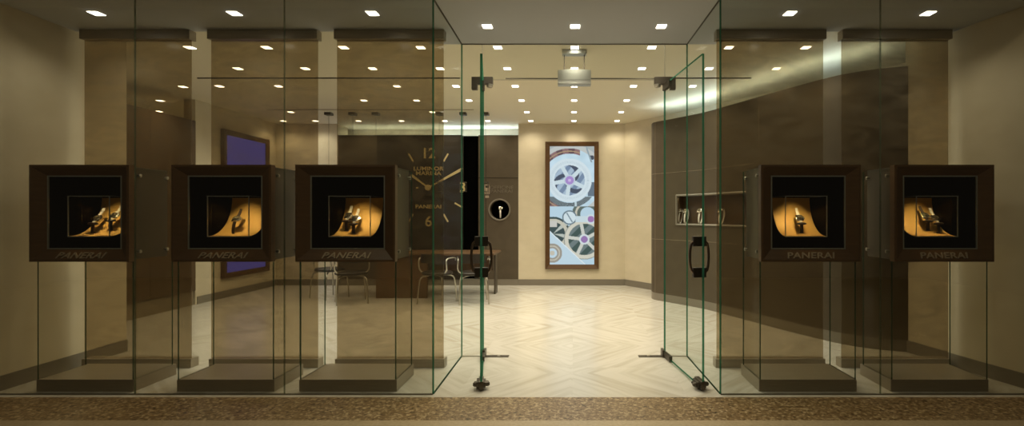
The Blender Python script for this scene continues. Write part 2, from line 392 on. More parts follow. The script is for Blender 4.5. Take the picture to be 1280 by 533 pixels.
# clock
cx, cz = (536-716)/89*H, H+(268-235)/89*H
ox = (-2.742*H-1.327*H)/2
r, wd = niche_panel('wall_clock', -2.742*H, -1.327*H, 'clock_black', 'giant black square wall clock with gold hands and numerals 12, 3 and 6', 'clock')
ox = (-2.742*H-1.327*H)/2
cr = -1.552*H-ox
MB().box(-wd, cr, -.02, .38, KZ, ZK).build('clock_face', 'clock_black', r); MB().box(cr, wd, .10, .38, KZ, ZK).build('side_recess', 'black', r); MB().box(-wd, wd, -.004, .36, 0, KZ).build('plinth', 'kick', r)
LX = cx-ox; YF = -.024
def bar(L, w0, w1, ang, start, name, y=YF, m='numeral', th=.006):
    d = Vector((math.sin(ang), 0, math.cos(ang))); n = Vector((d.z, 0, -d.x)); c = Vector((LX, y, cz))
    a, b = c+d*start, c+d*(start+L); mb = MB(); q = [a-n*w0, a+n*w0, b+n*w1, b-n*w1]
    f = [mb.bm.verts.new(p) for p in q]; g = [mb.bm.verts.new(p+Vector((0, -th, 0))) for p in q]
    mb.bm.faces.new(f); mb.bm.faces.new(g)
    for i in range(4): mb.bm.faces.new((f[i], f[(i+1) % 4], g[(i+1) % 4], g[i]))
    return mb.build(name, m, r)
for k in (1, 2, 4, 5, 7, 8, 10, 11): bar(.17, .014, .014, k*PI/6, .575, 'hour_mark')
bar(.045, .011, .011, 1.5*PI, .19, 'seconds_mark')
for s_, k in (('12', 12), ('3', 3), ('6', 6)):
    a = k*PI/6; text_mesh(s_, .275, .98, .004, 'numeral', r, (LX+math.sin(a)*.645, YF, cz+math.cos(a)*.645), name='numeral', bold=.004)
text_mesh('LUMINOR\nMARINA', .103, 1.25, .002, 'numeral', r, (LX, YF, cz+.315), name='lettering', bold=.0015)
text_mesh('PANERAI', .10, 1.25, .002, 'numeral', r, (LX, YF, cz-.36), name='lettering', bold=.0015)
bar(.64, .012, .026, math.atan2(40, 22), .05, 'minute_hand', YF-.02)
bar(.36, .012, .026, math.atan2(-20, 15), .05, 'hour_hand', YF-.012)
MB().lathe([(.055, 0), (.055, -.05), (.035, -.055)], 20, (LX, YF, cz), 'y').build('centre_boss', 'numeral', r, True)
# cabinet with porthole
x0, x1 = -1.325*H, -.766*H
r, wd = niche_panel('display_cabinet', x0, x1, 'brown', 'brown wall cabinet with a small round lit window beside the clock', 'cabinet')
ox = (x0+x1)/2; pcx = (624.5-716)/89*H-ox; pcz = H+(268-262.5)/89*H; pr = .185
mb = MB(); N = 40; sq = .24
cir = [(pcx+pr*math.cos(2*PI*k/N+PI/4), pcz+pr*math.sin(2*PI*k/N+PI/4)) for k in range(N)]
def sqpt(k):
    a = 2*PI*k/N+PI/4; c, s_ = math.cos(a), math.sin(a); q = sq/max(abs(c), abs(s_)); return (pcx+c*q, pcz+s_*q)
S = [sqpt(k) for k in range(N)]
for k in range(N):
    a, b, c, d = cir[k], cir[(k+1) % N], S[(k+1) % N], S[k]
    mb.poly([(a[0], 0, a[1]), (b[0], 0, b[1]), (c[0], 0, c[1]), (d[0], 0, d[1])])
    mb.poly([(a[0], 0, a[1]), (a[0], .2, a[1]), (b[0], .2, b[1]), (b[0], 0, b[1])])
for q in ((-wd, pcx-sq, KZ, ZK), (pcx+sq, wd, KZ, ZK), (pcx-sq, pcx+sq, KZ, pcz-sq), (pcx-sq, pcx+sq, pcz+sq, ZK)):
    mb.poly([(q[0], 0, q[2]), (q[1], 0, q[2]), (q[1], 0, q[3]), (q[0], 0, q[3])])
bmesh.ops.remove_doubles(mb.bm, verts=mb.bm.verts, dist=.0005)
mb.poly([(-wd, 0, ZK), (wd, 0, ZK), (wd, .38, ZK), (-wd, .38, ZK)]); mb.poly([(-wd, .38, KZ), (wd, .38, KZ), (wd, .38, ZK), (-wd, .38, ZK)])
mb.poly([(-wd, 0, KZ), (-wd, .38, KZ), (-wd, .38, ZK), (-wd, 0, ZK)]); mb.poly([(wd, 0, KZ), (wd, .38, KZ), (wd, .38, ZK), (wd, 0, ZK)])
mb.build('cabinet_body', 'brown', r)
MB().lathe([(.001, .2), (pr+.005, .2), (pr+.005, .21), (.001, .21)], 40, (pcx, 0, pcz), 'y').build('window_back', 'black', r)
mb = MB(); mb.tube([(pcx+(pr+.012)*math.cos(2*PI*k/40), -.006, pcz+(pr+.012)*math.sin(2*PI*k/40)) for k in range(40)], .016, 6, True)
tag(mb.build('window_ring', 'kick', r, True), 'pale bronze ring round the window')
MB().box(-wd, wd, -.004, .36, 0, KZ).build('plinth', 'kick', r)
mb = MB(); mb.tube([(-wd, -.002, H+.51*H), (wd, -.002, H+.51*H)], .003, 4); mb.tube([(-wd+.14, -.002, KZ), (-wd+.14, -.002, ZK)], .003, 4); mb.build('seam', 'black', r)
text_mesh('OFFICINE\nPANERAI', .085, 1.25, .002, 'letter_dim', r, ((627-716)/89*H-ox, -.002, H+(268-237)/89*H), name='lettering')
ex = (609-716)/89*H-ox; ez = H+(268-239)/89*H
mb = MB()
for q in ((-.05, -.035, -.085, .09), (.035, .05, -.085, .09), (-.05, .05, .075, .095), (-.05, .05, -.09, -.075)): mb.box(ex+q[0], ex+q[1], -.012, -.001, ez+.03+q[2], ez+.03+q[3])
mb.box(ex-.028, ex+.028, -.012, -.001, ez-.03, ez+.08); mb.prism([(ex-.04, 0), (ex+.04, 0), (ex+.028, .04), (ex-.028, .04)], 0, .01)
mb2 = MB()
for q in ((-.05, -.035, -.085, .09), (.035, .05, -.085, .09), (-.05, .05, .075, .095), (-.05, .05, -.09, -.075)): mb2.box(ex+q[0], ex+q[1], -.012, -.001, ez+.03+q[2], ez+.03+q[3])
mb2.box(ex-.026, ex+.026, -.012, -.001, ez-.03, ez+.06)
mb2.box(ex-.035, ex+.035, -.012, -.001, ez-.13, ez-.085)
mb.bm.free(); tag(mb2.build('emblem', 'letter', r), 'small rectangular metal emblem beside the lettering')
# cove strip above this wall
o = MB().box(-3.25*H, -.80*H, YB+.34, YB+.37, ZK, ZK+.012).build('cove_light', 'cove')
tag(o, 'cool white light strip lying on top of the clock wall', 'light strip')

# left cabinetry seen through the first bronze panel
r = empty('tall_cabinet', (-4.16*H, 4.45*H, 0)); tag(r, 'long tall brown cabinet against the left side behind the first bronze panel', 'cabinet')
MB().box(-.5, 0, -.85*H, .88*H, .155*H, 2.03*H).build('cabinet_body', 'brown_lacquer', r)
MB().box(-.48, -.02, -.85*H, .86*H, 0, .155*H).build('plinth', 'seam', r)
for k in range(3): MB().box(-.001, .012, (-.84+.57*k)*H, (-.84+.57*k+.567)*H, .165*H, 2.02*H).build('door', 'brown_lacquer', r)

# ------------------------------------------------------------------ downlights
def lamp_proto():
    r = empty('ceiling_downlight')
    a = .043
    MB().box(-a, a, -a, a, -.004, .02).build('trim_frame', 'fixture', r)
    MB().box(-a+.004, a-.004, -a+.004, a-.004, -.007, -.0045).build('lamp_face', 'lamp', r)
    return r
LP = lamp_proto(); used = [0]
SPD = {}
def spot_data(p, ang):
    k = (p, ang)
    if k not in SPD:
        l = bpy.data.lights.new('spot', 'SPOT'); l.energy = p; l.color = LAMP_COL; l.spot_size = math.radians(ang); l.spot_blend = .8; l.shadow_soft_size = .05; SPD[k] = l
    return SPD[k]
def lamp(x, y, z, p, label, ang=145):
    o = LP if used[0] == 0 else copy_tree(LP); used[0] += 1
    o.location = (x, y, z); tag(o, label, 'ceiling light', 'square recessed ceiling lights')
    s = bpy.data.objects.new('spot', spot_data(p, ang)); COL.objects.link(s); s.parent = o; s.location = (0, 0, -.03)
rows = [(3.67, range(-5, 4), 'first'), (4.20, range(-5, 4), 'second'), (4.78, [-6, -5, -3, -2, -1, 0, 1, 2], 'third'), (5.38, [-4, -3, -2, -1, 0, 1], 'fourth'), (5.99, [-6, -3, -1, 0, 1], 'fifth'), (6.56, [-7, -6, -5, -4, -3, -2, -1, 0, 1], 'sixth')]
nw = ['', 'one place', 'two places', 'three places', 'four places', 'five places', 'six places', 'seven places']
for y, ks, on in rows:
    for k in ks:
        pos = 'on the centre line' if k == 0 else '%s %s of the centre line' % (nw[abs(k)], 'left' if k < 0 else 'right')
        xx = (k*.585+.015)*H
        if y > 6.5 and k == -7: xx = -3.93*H
        lamp(xx, y*H, ZI, SPOT_IN*(.45 if y > 6.5 or (k == -5 and y < 4.5) else 1), 'square downlight in the %s interior ceiling row, %s' % (on, pos))
lamp(-4.6*H, 5.39*H, ZI, SPOT_IN*2, 'square downlight above the tall brown cabinet, nearer one')
lamp(-5.1*H, 5.95*H, ZI, SPOT_IN*2, 'square downlight above the tall brown cabinet, farther one')
lamp(-3.87*H, 4.80*H, ZI, SPOT_IN, 'square downlight just in front of the tall brown cabinet')
for x, t in ((-.543, 'left'), (.015, 'middle'), (.563, 'right')): lamp(x*H, 3.07*H, ZS, SPOT_VEST, 'square downlight over the entrance, %s one of three' % t)
for x, t in ((-2.83, 'first'), (-2.01, 'second'), (-1.19, 'third'), (1.29, 'fourth'), (2.11, 'fifth')): lamp(x*H, 2.87*H, ZS, SPOT_FRONT, 'square downlight in the grey ceiling above the %s display case from the left' % t)

# ------------------------------------------------------------------ shopfront glass
gi = [0]
def window(mk, label):
    gi[0] += 1; r = empty('window_%d' % gi[0]); r['kind'] = 'structure'; r['label'] = label; mk(r); return r
T = .012
xs = [-3.24*H]+[(p-716)/226*H for p in (168, 355, 541)]
names = ['clear shopfront glass pane at the far left', 'clear shopfront glass pane, second from left', 'clear shopfront glass pane left of the entrance']
for i in range(3):
    def mk(r, a=xs[i], b=xs[i+1]):
        pane(MB(), a+.003, b-.003, YG, YG+T, .005, ZS, 1).build('pane', ['glass_front', 'edge2'], r)
        MB().box(a, b, YG-.004, YG+T+.004, 0, .005).build('floor_channel', 'channel', r)
    window(mk, names[i])
xr = [(901-716)/226*H, (1101-716)/226*H, 2.615*H]
for i, n_ in enumerate(['clear shopfront glass pane right of the entrance', 'clear shopfront glass pane at the far right']):
    def mk(r, a=xr[i], b=xr[i+1]):
        pane(MB(), a+.003, b-.003, YG, YG+T, .005, ZS, 1).build('pane', ['glass_front', 'edge2'], r)
        MB().box(a, b, YG-.004, YG+T+.004, 0, .005).build('floor_channel', 'channel', r)
    window(mk, n_)
# vestibule side walls of glass
XL0, XR0 = xs[3], xr[0]; XL1, XR1 = (577-716)/178*H, (859-716)/178*H
for xa, xb, n_ in ((XL0, XL1, 'glass side wall left of the entrance'), (XR0, XR1, 'glass side wall right of the entrance')):
    def mk(r, xa=xa, xb=xb):
        L = math.hypot(xb-xa, YV-YG); a = math.atan2(YV-YG, xb-xa)
        mb = pane(MB(), .004, L, -.007, .007, .004, ZS, 1); mb.xf(Matrix.Translation((xa, YG+.006, 0)) @ Matrix.Rotation(a, 4, 'Z')); mb.build('pane', ['glass', 'edge'], r)
        mb = MB().box(.01, L, -.005, .005, 0, .004); mb.xf(Matrix.Translation((xa, YG+.006, 0)) @ Matrix.Rotation(a, 4, 'Z')); mb.build('floor_channel', 'channel', r)
        mb = MB().box(.0, L, -.006, .006, ZS-.004, ZS); mb.xf(Matrix.Translation((xa, YG+.006, 0)) @ Matrix.Rotation(a, 4, 'Z')); mb.build('ceiling_channel', 'darksteel', r)
    window(mk, n_)
# rear vestibule glazing
HX0, HX1 = (603-716)/178*H, (831-716)/178*H; ZT = H+(268-100)/178*H
for xa, xb, n_ in ((XL1, HX0, 'narrow fixed glass sidelight left of the doorway'), (HX1, XR1, 'narrow fixed glass sidelight right of the doorway')):
    window(lambda r, a=xa, b=xb: (pane(MB(), a+.002, b-.002, YV-T/2, YV+T/2, .004, ZS, 1).build('pane', ['glass', 'edge2'], r), MB().box(a, b, YV-.008, YV+.008, 0, .006).build('floor_channel', 'steel', r)), n_)
window(lambda r: pane(MB(), HX0+.002, HX1-.002, YV-T/2, YV+T/2, ZT, ZS, 1).build('pane', ['glass', 'darksteel'], r), 'glass transom above the doorway')
struct(MB().box(XL1, XR1, YV-.006, YV+.0119, ZS-.005, ZS), 'trim_1', 'darksteel', 'thin dark ceiling channel over the entrance glass')
# slim dark bars drawn for a thin horizontal line at transom height
struct(MB().box((245-716)/183*H, (576-716)/181*H, 3.31*H, 3.31*H+.008, H*1.93, H*1.93+.010), 'trim_2', 'darksteel', 'slim dark bar behind the bronze panels on the left')
struct(MB().box((842-716)/181*H, (940-716)/183*H, 3.31*H, 3.31*H+.008, H*1.93, H*1.93+.010), 'trim_3', 'darksteel', 'slim dark bar right of the entrance')
struct(MB().box(-3.7*H, -1.2*H, 5.85*H, 5.85*H+.02, ZI-.006, ZI), 'trim_4', 'seam', 'slim ceiling rail near the pendants')

# patch fittings, doors
def fitting(mb, x, y, z, w_, h_, t_=.035): mb.box(x-w_/2, x+w_/2, y-t_/2, y+t_/2, z-h_/2, z+h_/2, .004)
def glass_door(name, hx, ex_, label, side):
    """hinge at (hx, YV); free edge at (ex_, 2.72H): opened outwards"""
    ey = 604/222*H; r = empty(name, (hx, YV-.02, 0)); r['kind'] = 'structure'; r['label'] = label
    d = Vector((ex_-hx, ey-YV+.02, 0)); L = d.length; a = math.atan2(d.y, d.x); R = Matrix.Rotation(a, 4, 'Z')
    ztop = H+(268-67)/222*H
    pane(MB(), .0, L, -.009, .009, .02, ztop, 1).xf(R).build('door_leaf', ['glass', 'edge'], r)
    MB().box(-.02, .17, -.016, .016, .008, .055, .003).xf(R).build('bottom_hinge', 'darksteel', r)
    MB().box(-.02, .15, -.016, .016, ztop-.055, ztop+.004, .003).xf(R).build('top_hinge', 'darksteel', r)
    # lock at the free bottom corner: stepped plates with a knob on each face
    mb = MB(); mb.box(L-.13, L+.003, -.018, .018, .012, .075, .003)
    for s_ in (1, -1):
        mb.box(L-.115, L-.02, s_*.018, s_*.034, .02, .062, .003); mb.lathe([(.019, 0), (.017, s_*.022), (.010, s_*.03)], 14, (L-.05, s_*.034, .04), 'y')
        mb.lathe([(.012, 0), (.011, s_*.018), (.004, s_*.024)], 12, (L-.092, s_*.034, .04), 'y')
    mb.xf(R).build('corner_lock', 'darksteel', r, True)
    # pull handle, plates and bows on both faces
    hl = L-.075; z0_, z1_ = H-.435*H/1.35, H-.16*H/1.35
    z1_ = H+(268-302)/218*H; z0_ = H+(268-341)/218*H
    h = empty('door_handle'); h.parent = r
    mb = MB()
    for z in (z0_, z1_): mb.box(hl-.016, hl+.016, -.052, .052, z-.038, z+.038, .003)
    mb.xf(R).build('handle_block', 'leather', h)
    for s_ in (1, -1):
        pts = []
        for k in range(15):
            t = k/14; z = z0_+(z1_-z0_)*t; off = .046+.030*math.sin(PI*t)**.35
            pts.append((hl, s_*off, z))
        MB().tube(pts, .010, 10).xf(R).build('handle_bow', 'bow', h, True)
    return r
ey_ = 604/222
glass_door('door_1', HX0+.01, (601.5-716)/222*H, 'open glass door leaf swung outwards on the left', 1)
glass_door('door_2', HX1-.005, (879-716)/222*H, 'open glass door leaf swung outwards on the right', -1)
for hx, s_, n_ in ((HX0, 1, 'left'), (HX1, -1, 'right')):
    r = empty('patch_fitting', (hx, YV, ZT)); tag(r, 'dark metal patch fitting clamping the top glass corner %s of the doorway' % n_, 'glass clamp')
    MB().box(-.10, .10, -.022, .022, -.045, .025, .004).build('clamp_plate', 'darksteel', r)
    MB().box(-.10 if s_ > 0 else .045, -.045 if s_ > 0 else .10, -.024, .024, -.095, -.04, .004).build('clamp_leg', 'darksteel', r)
    MB().lathe([(.03, 0), (.03, -.022), (.022, -.03)], 18, (s_*.075, -.03, -.05), 'z').build('pivot', 'steel', r, True)
    r = empty('floor_plate', (hx+s_*.135, YV, 0)); tag(r, 'flat dark floor plate set in the marble at the %s door hinge' % n_, 'floor plate')
    MB().box(-.115, .115, -.03, .03, -.002, .006, .002).build('cover', 'darksteel', r)
    MB().lathe([(.016, .006), (.014, .009)], 14, (s_*.02, 0, 0), 'z').build('screw', 'steel', r)
    MB().box(-s_*.115-.012, -s_*.115+.012, -.045, .045, .004, .07, .003).build('pivot_block', 'darksteel', r)

# hanging drum over the doorway
YD = 604/161*H; dx = .012*H
r = empty('hanging_sign', (dx, YD, ZI)); tag(r, 'blank brushed metal plate hanging on two rods behind the doorway', 'hanging sign')
MB().box(-.128, .128, -.045, .045, -.046, 0, .006).build('ceiling_plate', 'satin', r)
zt, zb = H+(268-88.5)/161*H-ZI, H+(268-107.5)/161*H-ZI
for s_ in (-1, 1): MB().tube([(s_*.104, .0, -.045), (s_*.104, .0, zt)], .005, 8).build('rod', 'darksteel', r)
mb = MB(); n = 16; F = []; Bq = []
for k in range(n+1):
    t = -1+2*k/n; F.append([mb.bm.verts.new((t*.172, -.022-.035*(1-t*t), z)) for z in (zb, zt)]); Bq.append([mb.bm.verts.new((t*.172, .022, z)) for z in (zb, zt)])
for k in range(n):
    mb.bm.faces.new((F[k][0], F[k+1][0], F[k+1][1], F[k][1])); mb.bm.faces.new((Bq[k][0], Bq[k][1], Bq[k+1][1], Bq[k+1][0]))
    mb.bm.faces.new((F[k][1], F[k+1][1], Bq[k+1][1], Bq[k][1])); mb.bm.faces.new((F[k][0], Bq[k][0], Bq[k+1][0], F[k+1][0]))
for k in (0, n): mb.bm.faces.new((F[k][0], F[k][1], Bq[k][1], Bq[k][0]))
mb.build('plate', 'satin', r, True)
MB().box((632-716)/160*H-dx, .93*H*.95-dx-.32, .024, .034, 1.06*H+H-ZI-.005, 1.06*H+H-ZI+.005).build('track_bar', 'darksteel', r)
MB().box(-.172, .172, -.062, .024, zb-.001, zb+.022, .003).build('lower_lip', 'satin', r)

# ------------------------------------------------------------------ bronze glass panels
for i, xc in enumerate((-2.836, -2.01, -1.19, 1.285, 2.10)):
    ords = ['first', 'second', 'third', 'fourth', 'fifth'][i]
    r = empty('screen_panel', (xc*H, YP, 0)); tag(r, 'tall see-through bronze screen panel, %s from the left, behind a display case' % ords, 'screen panel', 'bronze screen panels')
    wd = .347*H
    MB().box(-wd, wd, .005, .015, .04, ZS-.01).build('sheet', 'panel', r)
    MB().box(-wd-.012, wd+.012, -.03, .05, ZS-.082, ZS-.0005, .002).build('header_rail', 'bronze_metal', r)
    MB().box(-wd-.012, wd+.012, -.01, .08, 0, .078, .002).build('base_rail', 'bronze_metal', r)

# ------------------------------------------------------------------ display cases
BW = .2775*H          # half width of the frame
ZB0, ZB1 = H-.265*H, H+.2756*H
YF0 = 604/225*H       # front of frame
def case_proto():
    r = empty('display_case', (0, YF0, 0))
    yb = 604/222*H-YF0; yr = 604/200.5*H-YF0
    MB().box(-.275*H, .275*H, yb, yr, 0, .068*H, .003).build('base', 'bronze_metal', r)
    zc = (ZB0+ZB1)/2
    # outer box of lacquer, open at the front
    a = BW-.022; z0, z1 = ZB0+.012, ZB1-.012; y0, y1 = .05, 604/203*H-YF0-.02; t = .02
    mb = MB(); mb.box(-a, -a+t, y0, y1, z0, z1); mb.box(a-t, a, y0, y1, z0, z1); mb.box(-a+t, a-t, y0, y1, z1-t, z1); mb.box(-a+t, a-t, y0, y1, z0, z0+t); mb.box(-a+t, a-t, y1-t, y1, z0+t, z1-t)
    mb.build('body', 'body', r)
    a2, t2 = a-t, .004
    mb = MB(); y1b = y1-t
    mb.box(-a2, -a2+t2, y0, y1b, z0+t, z1-t); mb.box(a2-t2, a2, y0, y1b, z0+t, z1-t); mb.box(-a2, a2, y0, y1b, z1-t-t2, z1-t); mb.box(-a2, a2, y0, y1b, z0+t, z0+t+t2); mb.box(-a2, a2, y1b-t2, y1b, z0+t, z1-t)
    mb.build('lining', 'black', r)
    # mitred frame sloping in to the opening
    wz = .2095*H; o_ = [(-BW, ZB0), (BW, ZB0), (BW, ZB1), (-BW, ZB1)]; wc = H-.001
    zo0, zo1 = H+(268-312)/223.3*H, H+(268-219.5)/223.3*H
    i_ = [(-wz, zo0), (wz, zo0), (wz, zo1), (-wz, zo1)]
    ins = .016
    m_ = [(x*(1-ins/BW), z+(ins if z < H else -ins)) for x, z in o_]
    mb = MB()
    loops = [[(x, .055, z) for x, z in o_], [(x, .003, z) for x, z in o_], [(x, 0, z) for x, z in m_], [(x, .045, z) for x, z in i_], [(x, .06, z) for x, z in i_]]
    vv = [[mb.bm.verts.new(p) for p in l] for l in loops]
    vv.append(vv[0])
    for A, B in zip(vv, vv[1:]):
        for k in range(4): mb.bm.faces.new((A[k], A[(k+1) % 4], B[(k+1) % 4], B[k]))
    mb.build('frame', 'bronze', r)
    def sqring(hw, za, zb_, y, th, dp=.008):
        mb = MB()
        mb.box(-hw, -hw+th, y, y+dp, za, zb_); mb.box(hw-th, hw, y, y+dp, za, zb_); mb.box(-hw+th, hw-th, y, y+dp, za, za+th); mb.box(-hw+th, hw-th, y, y+dp, zb_-th, zb_); return mb
    sqring(wz, zo0, zo1, .043, .0085).build('window_trim', 'satin', r)
    # inner glass box with slim silver edges
    hw = .119*H; yi = 604/220.5*H-YF0; ye = yi+.30; zi0, zi1 = H+(268-296.5)/220.5*H, H+(268-245)/220.5*H
    ib = empty('inner_box'); ib.parent = r
    ring = sqring(hw, zi0, zi1, yi, .005, .006)
    for sx in (-1, 1):
        ring.box(sx*hw-.002, sx*hw+.002, yi, ye, zi1-.004, zi1)
    ring.build('front_rim', 'satin', ib)
    pane(MB(), -hw, -hw+.004, yi+.006, ye, zi0, zi1-.004, 0).build('glass_side', ['glass_case', 'edge2'], ib); pane(MB(), hw-.004, hw, yi+.006, ye, zi0, zi1-.004, 0).build('glass_side', ['glass_case', 'edge2'], ib)
    # curved golden sheet rising towards the back
    mb = MB(); n = 16; pts = []
    for k in range(n+1):
        a_ = k/n*PI/2; pts.append((yi+.010+(ye-.035-yi-.010)*math.sin(a_), zi0+.007+(zi1-zi0-.014)*(1-math.cos(a_))))
    hw2 = hw-.007
    L0 = [[mb.bm.verts.new((sx*hw2, y, z)) for sx in (-1, 1)] for y, z in pts]
    L1 = [[mb.bm.verts.new((sx*hw2, y+.004*math.sin(k/n*PI/2), z-.004*math.cos(k/n*PI/2))) for sx in (-1, 1)] for k, (y, z) in enumerate(pts)]
    for k in range(n):
        mb.bm.faces.new((L0[k][0], L0[k][1], L0[k+1][1], L0[k+1][0])); mb.bm.faces.new((L1[k][0], L1[k+1][0], L1[k+1][1], L1[k][1]))
        for j in (0, 1): mb.bm.faces.new((L0[k][j], L0[k+1][j], L1[k+1][j], L1[k][j]))
    for k in (0, n): mb.bm.faces.new((L0[k][0], L0[k][1], L1[k][1], L1[k][0]))
    tag(mb.build('display_sheet', 'gold', r, True), 'curved glowing golden backdrop sheet')
    # glass side plates with bolts
    for s_ in (-1, 1):
        x = s_*(BW-.008)
        g = pane(MB(), min(x, x-s_*.010), max(x, x-s_*.010), yb+.004, yr-.03, .068*H, ZB1-.02, 0).build('side_glass', ['glass_case', 'edge_case'], r)
        for yy in (yb+.055, yr-.09):
            for zz in (ZB0+.07, ZB1-.075):
                MB().lathe([(.011, -.018*s_), (.011, .0), (.013, .001*s_), (.013, .007*s_), (.009, .010*s_)], 14, (x, yy, zz), 'x').build('bolt', 'steel', g, True)
    text_mesh('PANERAI', .070, 1.26, .003, 'letter', r, (.0, .0135, ZB0+.045), rot=(PI/2-.535, 0, 0), name='lettering', space=1.04, bold=.0012, shear=.22)
    l = bpy.data.lights.new('case_spot', 'SPOT'); l.energy = 11.5; l.color = (1, .74, .36); l.spot_size = math.radians(66); l.spot_blend = 1.0; l.shadow_soft_size = .012
    s = bpy.data.objects.new('case_spot', l); COL.objects.link(s); s.parent = r; s.location = (.0, yi+.06, z1-.05); s.rotation_euler = (math.radians(13), 0, 0)
    mb = MB(); mb.lathe([(.018, 0), (.024, -.012), (.024, -.03), (.017, -.03), (.012, -.018)], 16, (0, yi+.05, z1-t-t2), 'z'); mb.build('spot_housing', 'darksteel', r, True)
    r['_yi'] = yi; r['_z0'] = zi0; r['_ye'] = ye; r['_z1'] = zi1
    return r
CX = [-2.746, -1.955, -1.266, 1.324, 2.066]
cp = case_proto(); cases = [cp]+[copy_tree(cp) for _ in range(4)]
lab = ['bronze framed watch display case on glass legs at the far left, by the cream wall',
       'bronze framed watch display case on glass legs holding a single strapped watch, second from left',
       'bronze framed watch display case on glass legs just left of the entrance',
       'bronze framed watch display case on glass legs just right of the entrance',
       'bronze framed watch display case on glass legs at the far right, by the cream wall']
for c, x, l_ in zip(cases, CX, lab):
    c.location.x = x*H; tag(c, l_, 'display case', 'glass-legged watch display cases')
YI, YE, ZI0, ZI1 = YF0+cp['_yi'], YF0+cp['_ye'], cp['_z0'], cp['_z1']
for c in cases:
    for k in ('_yi', '_z0', '_ye', '_z1'): del c[k]

# ------------------------------------------------------------------ watches and their stands
def ramp_z(y):
    t = min(max((y-YI-.010)/(YE-.035-YI-.010), 0), 1); a = math.asin(t); return ZI0+.007+(ZI1-ZI0-.014)*(1-math.cos(a))
def watch(path, cpos, tilt, m, label, group, cs=1.0, name='wristwatch', bw=.012):
    """path: strap centre line (local), cpos: case position, tilt: rotation of the case about x"""
    r = empty(name)
    pa, pb = path
    R = Matrix.Translation(cpos) @ Matrix.Rotation(tilt, 4, 'X')
    MB().box(-.023*cs, .023*cs, -.023*cs, .023*cs, -.006*cs, .006*cs, .0055*cs).xf(R).build('case', 'silver', r, True)
    MB().lathe([(.020*cs, .006*cs), (.019*cs, .010*cs), (.016*cs, .010*cs)], 24).xf(R).build('bezel', 'silver', r, True)
    d = MB().lathe([(.0158*cs, .0092*cs), (.0158*cs, .0104*cs)], 24).xf(R).build('dial', 'dial', r)
    mb = MB()
    for k in range(12):
        a = k*PI/6; mb.box(-.0008*cs, .0008*cs, .010*cs, .014*cs, .0104*cs, .0110*cs, mtx=Matrix.Rotation(a, 4, 'Z'))
    mb.box(-.0008*cs, .0008*cs, 0, .011*cs, .0110*cs, .0116*cs, mtx=Matrix.Rotation(-1.0, 4, 'Z')); mb.box(-.001*cs, .001*cs, 0, .008*cs, .0110*cs, .0116*cs, mtx=Matrix.Rotation(.9, 4, 'Z'))
    mb.xf(R).build('markers', 'numeral', d)
    mb = MB(); mb.box(.023*cs, .031*cs, -.010*cs, .010*cs, -.004*cs, .004*cs, .003*cs); mb.xf(R).build('crown_guard', 'silver', r, True)
    for pth, nm in ((pa, 'strap'), (pb, 'strap')):
        if not pth: continue
        mb = MB(); N = len(pth)
        L = []
        for i, p in enumerate(pth):
            p = Vector(p); t = Vector(pth[min(i+1, N-1)])-Vector(pth[max(i-1, 0)]); t.normalize(); n = t.cross(Vector((1, 0, 0))); n.normalize()
            wv = Vector((bw*(1-.25*i/max(N-1, 1)), 0, 0)); th = n*.0022
            L.append([mb.bm.verts.new(q) for q in (p-wv-th, p+wv-th, p+wv+th, p-wv+th)])
        for A, B in zip(L, L[1:]):
            for k in range(4): mb.bm.faces.new((A[k], A[(k+1) % 4], B[(k+1) % 4], B[k]))
        mb.bm.faces.new(L[0]); mb.bm.faces.new(L[-1])
        mb.build(nm, m, r, True)
    return tag(r, label, 'watch', group)
GD = .012
def stand_and_watch(cxh, dxh, yy, li, mt, wl, sl, withstand=True, cs=1.25):
    X = (cxh+dxh)*H; y = yy
    zb = ramp_z(y); zp = zb+.075
    if withstand:
        s = empty('watch_stand', (X, y, zb)); tag(s, sl, 'watch stand', 'watch stands in the display cases')
        MB().box(-.011, .011, -.006, .006, .001, .070, .002).build('post', 'strap', s)
        MB().lathe([(.020, -.008), (.036, -.004), (.038, .004), (.026, .011), (.010, .012)], 24, (0, 0, .075), 'z', (1, .62)).build('pad', 'strap', s, True)
        MB().box(-.016, .016, -.012, .006, .001, .005, .001).build('foot', 'strap', s)
        y0, z0 = y+.004, zp+.012
        ang = math.radians(48)
        c = Vector((0, y0+.030, z0+.032))
        up = [c+Vector((0, .015, .020)), c+Vector((0, .034, .038)), c+Vector((0, .050, .060)), c+Vector((0, .056, .080))]
        dn = [c+Vector((0, -.015, -.018)), c+Vector((0, -.024, -.026)), c+Vector((0, -.027, -.031))]
        r = watch((up, dn), c, ang, mt, wl, 'watches in the display cases', cs)
    else:
        ang = math.radians(42); c = Vector((0, y+.038, zb+.115))
        up = [c+Vector((0, .014, .018)), c+Vector((0, .034, .040)), c+Vector((0, .050, .068)), c+Vector((0, .052, .082))]
        dn = [c+Vector((0, -.016, -.018)), c+Vector((0, -.028, -.040)), c+Vector((0, -.038, -.075)), c+Vector((0, -.040, -.103)), c+Vector((0, -.036, -.1145))]
        r = watch((up, dn), c, ang, mt, wl, 'watches in the display cases', cs)
    r.location = (X, 0, 0); r.rotation_euler = (0, 0, 0)
def ym(q): return YI+q
stand_and_watch(CX[0], -.045, ym(.095), 0, 'strap_tan', 'pale bracelet watch in the far left display case, left one of two', 'dark watch stand in the far left display case, left one of two')
stand_and_watch(CX[0], .03, ym(.135), 0, 'strap_tan', 'pale bracelet watch in the far left display case, right one of two', 'dark watch stand in the far left display case, right one of two')
stand_and_watch(CX[1], -.015, ym(.085), 1, 'strap', 'brown strapped watch standing alone in the second display case', '', False)
stand_and_watch(CX[2], -.005, ym(.085), 2, 'strap_tan', 'pale bracelet watch in the case left of the entrance, front one of two', 'dark watch stand in the case left of the entrance, front one of two')
